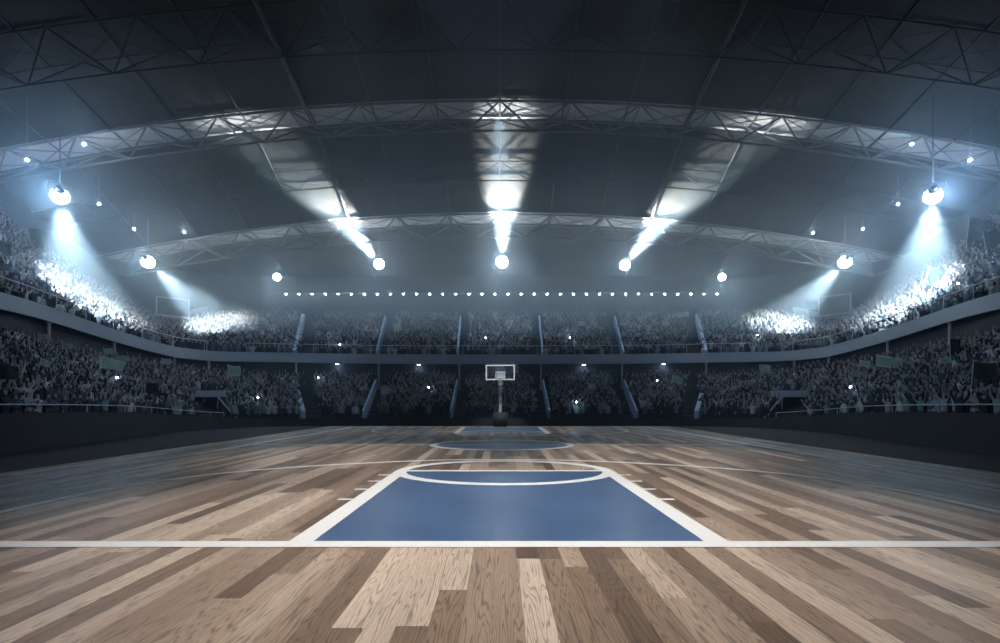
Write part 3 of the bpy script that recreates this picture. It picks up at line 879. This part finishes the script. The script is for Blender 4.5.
# camera flashes among the crowd
flashes = [(35, 277), (117, 380), (259, 396), (341, 345), (311, 380), (426, 388), (487, 337), (570, 337), (576, 401), (656, 380), (757, 334), (850, 388), (957, 285)]
flw = ['in the left upper stand', 'in the left lower stand', 'in the lower stand right of the left entrance', 'in the far upper stand, leftmost', 'in the far lower stand, leftmost', 'in the far lower stand left of the hoop',
       'in the far upper stand just left of the hoop', 'in the far upper stand right of the hoop', 'low in the far lower stand right of the hoop', 'in the far lower stand, rightmost', 'in the right corner of the upper stand',
       'in the right lower stand', 'in the right upper stand']
for (px, py), w in zip(flashes, flw):
    x, y, z, tier, row, _, _ = people[nearest_head(px, py + 2)]
    d = Vector((-x, 4 - y, 0)).normalized(); c = Vector((x, y, z + 1.66)) + d * .4
    root = empty('camera', c, (0, 0, math.atan2(d.y, d.x) + math.pi / 2)); tag(root, 'black camera with flash firing ' + w, 'camera', 'camera flashes in the crowd')
    bm = bmesh.new(); bx(bm, (0, 0, 0), (.15, .06, .1)); bmesh.ops.bevel(bm, geom=list(bm.edges), offset=.01, segments=1, affect='EDGES'); obj('body', bm, M['black'], root)
    bm = bmesh.new(); bar(bm, (0, -.03, 0), (0, -.1, 0), .035, 10); obj('lens', bm, M['black'], root)
    bm = bmesh.new(); lathe(bm, [(.055, 0), (.052, .03), (.03, .052), (0, .06)], 12, Matrix.Translation((0, -.03, .09)) @ Matrix.Rotation(math.pi / 2, 4, 'X')); obj('flash', bm, M['flash'], root, True)
    point('camera_flash_glow', c + d * .4 + Vector((0, 0, .12)), 9, .06)

# flags waved in the crowd
flags = [(42, 240, 13, 22, 1), (6, 247, 10, 16, 1), (44, 337, 9, 8, 0), (62, 345, 9, 6, 0), (43, 362, 8, 7, 0), (7, 371, 15, 16, 1), (109, 351, 8, 7, 0), (110, 363, 19, 12, 0), (124, 358, 8, 6, 0),
         (236, 370, 11, 11, 0), (166, 361, 8, 6, 0), (153, 388, 11, 11, 1), (767, 369, 11, 11, 0), (889, 361, 20, 12, 0), (864, 363, 8, 6, 0), (948, 360, 8, 6, 0), (955, 347, 8, 17, 1), (981, 370, 18, 18, 1),
         (930, 277, 12, 20, 1), (977, 229, 16, 26, 1), (994, 237, 11, 20, 1), (399, 327, 7, 9, 0), (388, 390, 8, 10, 0), (675, 379, 10, 8, 0), (664, 323, 7, 5, 0), (517, 367, 7, 11, 0), (585, 323, 7, 5, 0), (592, 386, 7, 6, 0)]
def where(px, tier):
    side = 'left corner' if px < 330 else 'right corner' if px > 670 else 'far side'
    side = 'left side' if px < 190 else 'right side' if px > 820 else side
    return '%s %s stand' % (side, tier)
flag_seen = {}
for i, (px, py, w, h, dark) in enumerate(flags):
    x, y, z, tier, row, hx, hy = people[nearest_head(px, py + h * .5 + 3)]
    W, Hh = w * y / FP, h * y / FP
    c = Vector((x, y, z)); d = Vector((-x, -y, 0)).normalized(); c += d * .25
    zc = CH + (HY - py) * c.y / FP - z
    zb = max(zc - Hh / 2, 1.5); 
    root = empty('flag', c + Vector((0, 0, 1.2)), (random.uniform(-.12, .12), random.uniform(-.2, .2), math.atan2(d.y, d.x) + math.pi / 2 + random.uniform(-.3, .3)))
    col = 'dark green' if dark else 'pale green'
    size = 'large' if w > 12 else 'small' if w < 9 else 'medium'
    key = (col, size, where(px, tier)); flag_seen[key] = flag_seen.get(key, 0) + 1
    others = [j for j, f in enumerate(flags)]
    tag(root, '%s %s flag waved in the %s row of the %s' % (size, col, ORD[row], where(px, tier)), 'flag', 'flags waved in the crowd')
    zb -= 1.2
    bm = bmesh.new(); bar(bm, (-W / 2, 0, -.1), (-W / 2, 0, zb + Hh + .05), .018, 5); obj('flag_pole', bm, M['rail'], root)
    bm = bmesh.new(); nx, nz = 9, 6; ph = random.uniform(0, 6)
    rows = []
    for b in range(nz + 1):
        rr = []
        for a in range(nx + 1):
            u, v = a / nx, b / nz
            rr.append((-W / 2 + W * u * (1 - .06 * math.sin(v * 3 + ph)), .12 * W * math.sin(u * 6 + ph + v) * u, zb + Hh * (v * (1 - .18 * u) + .12 * u * math.sin(ph + u * 3))))
        rows.append(rr)
    strip(bm, rows); g = bmesh.ops.solidify(bm, geom=list(bm.faces), thickness=.012)
    obj('cloth', bm, M['flag_dark' if dark else 'flag_green'], root, True)

HZ0, HZL, HZ1 = .0008, .003, .035
# ------------------------------------------------------------------ haze, light, camera
for y0, y1, z0, z1, dens, lab in ((-12, 25, -.7, 25.1, HZ0, 'very thin haze over the near half of the court'), (25.01, 61, -.7, 8.5, HZL, 'thin low haze between the court and the lower far stand'),
                                  (25.01, 61, 8.51, 25.1, HZ1, 'blue haze under the floodlights over the far half of the arena')):
    bm = bmesh.new(); bx(bm, (0, (y0 + y1) / 2, (z0 + z1) / 2), (92, y1 - y0, z1 - z0))
    hz = obj('haze', bm, None)
    mh = bpy.data.materials.new('haze'); mh.use_nodes = True; nt = mh.node_tree; nt.nodes.clear()
    out = N(nt, 'ShaderNodeOutputMaterial'); vs_ = N(nt, 'ShaderNodeVolumeScatter')
    vs_.inputs['Color'].default_value = (.50, .72, 1, 1); vs_.inputs['Density'].default_value = dens; vs_.inputs['Anisotropy'].default_value = .12
    nt.links.new(vs_.outputs[0], out.inputs['Volume']); hz.data.materials.append(mh)
    tag(hz, lab, 'haze', kind='stuff')

# unseen bare spots added above the court to light its boards and hoop
spot('added_court_light', (0, 27, 18), (0, .2, -1), 6000, 38, 1.0, .3, (.85, .93, 1))
spot('added_court_light', (0, 24, 15), (0, 9.4, -11.4), 9000, 15, .6, .3, (.8, .9, 1))  # narrow spot added to brighten the hoop
spot('added_court_light', (0, 8.0, 19.5), (0, .0, -1), 18500, 48, 1.0, .5, (1, .945, .87))
spot('added_court_light', (-5.0, 16, 19.5), (0, .0, -1), 12000, 32, 1.0, .5, (1, .97, .92))
spot('added_court_light', (5.0, 16, 19.5), (0, .0, -1), 12000, 32, 1.0, .5, (1, .97, .92))

for s in (-1, 1):
    spot('added_stand_light', (s * 4, 18, 19.5), (s * -20, 9, -16), 6500, 62, 1.0, .5, (.6, .78, 1))  # unseen fill added to lift the lower stands and balcony front
w = bpy.data.worlds.new('world'); scene.world = w; w.use_nodes = True
w.node_tree.nodes['Background'].inputs['Color'].default_value = (.25, .42, .8, 1)
w.node_tree.nodes['Background'].inputs['Strength'].default_value = .02

cam = bpy.data.cameras.new('camera_view'); co = bpy.data.objects.new('camera_view', cam); COL.objects.link(co)
co.location = (0, 0, CH); co.rotation_euler = (math.pi / 2, 0, 0)
cam.sensor_width = 36; cam.lens = FP * 36 / 1000; cam.shift_y = (HY - 321.5) / 1000; cam.clip_end = 300; cam.clip_start = .05
scene.camera = co

cy = scene.cycles
cy.use_denoising = True
cy.max_bounces = 5; cy.diffuse_bounces = 2; cy.glossy_bounces = 2; cy.volume_bounces = 0; cy.transparent_max_bounces = 8
cy.sample_clamp_indirect = 4; cy.use_light_tree = True
cy.caustics_reflective = False; cy.caustics_refractive = False
vsn = scene.view_settings
vsn.view_transform = 'Standard'; vsn.look = 'None'; vsn.gamma = 1; vsn.exposure = 0; vsn.use_curve_mapping = False
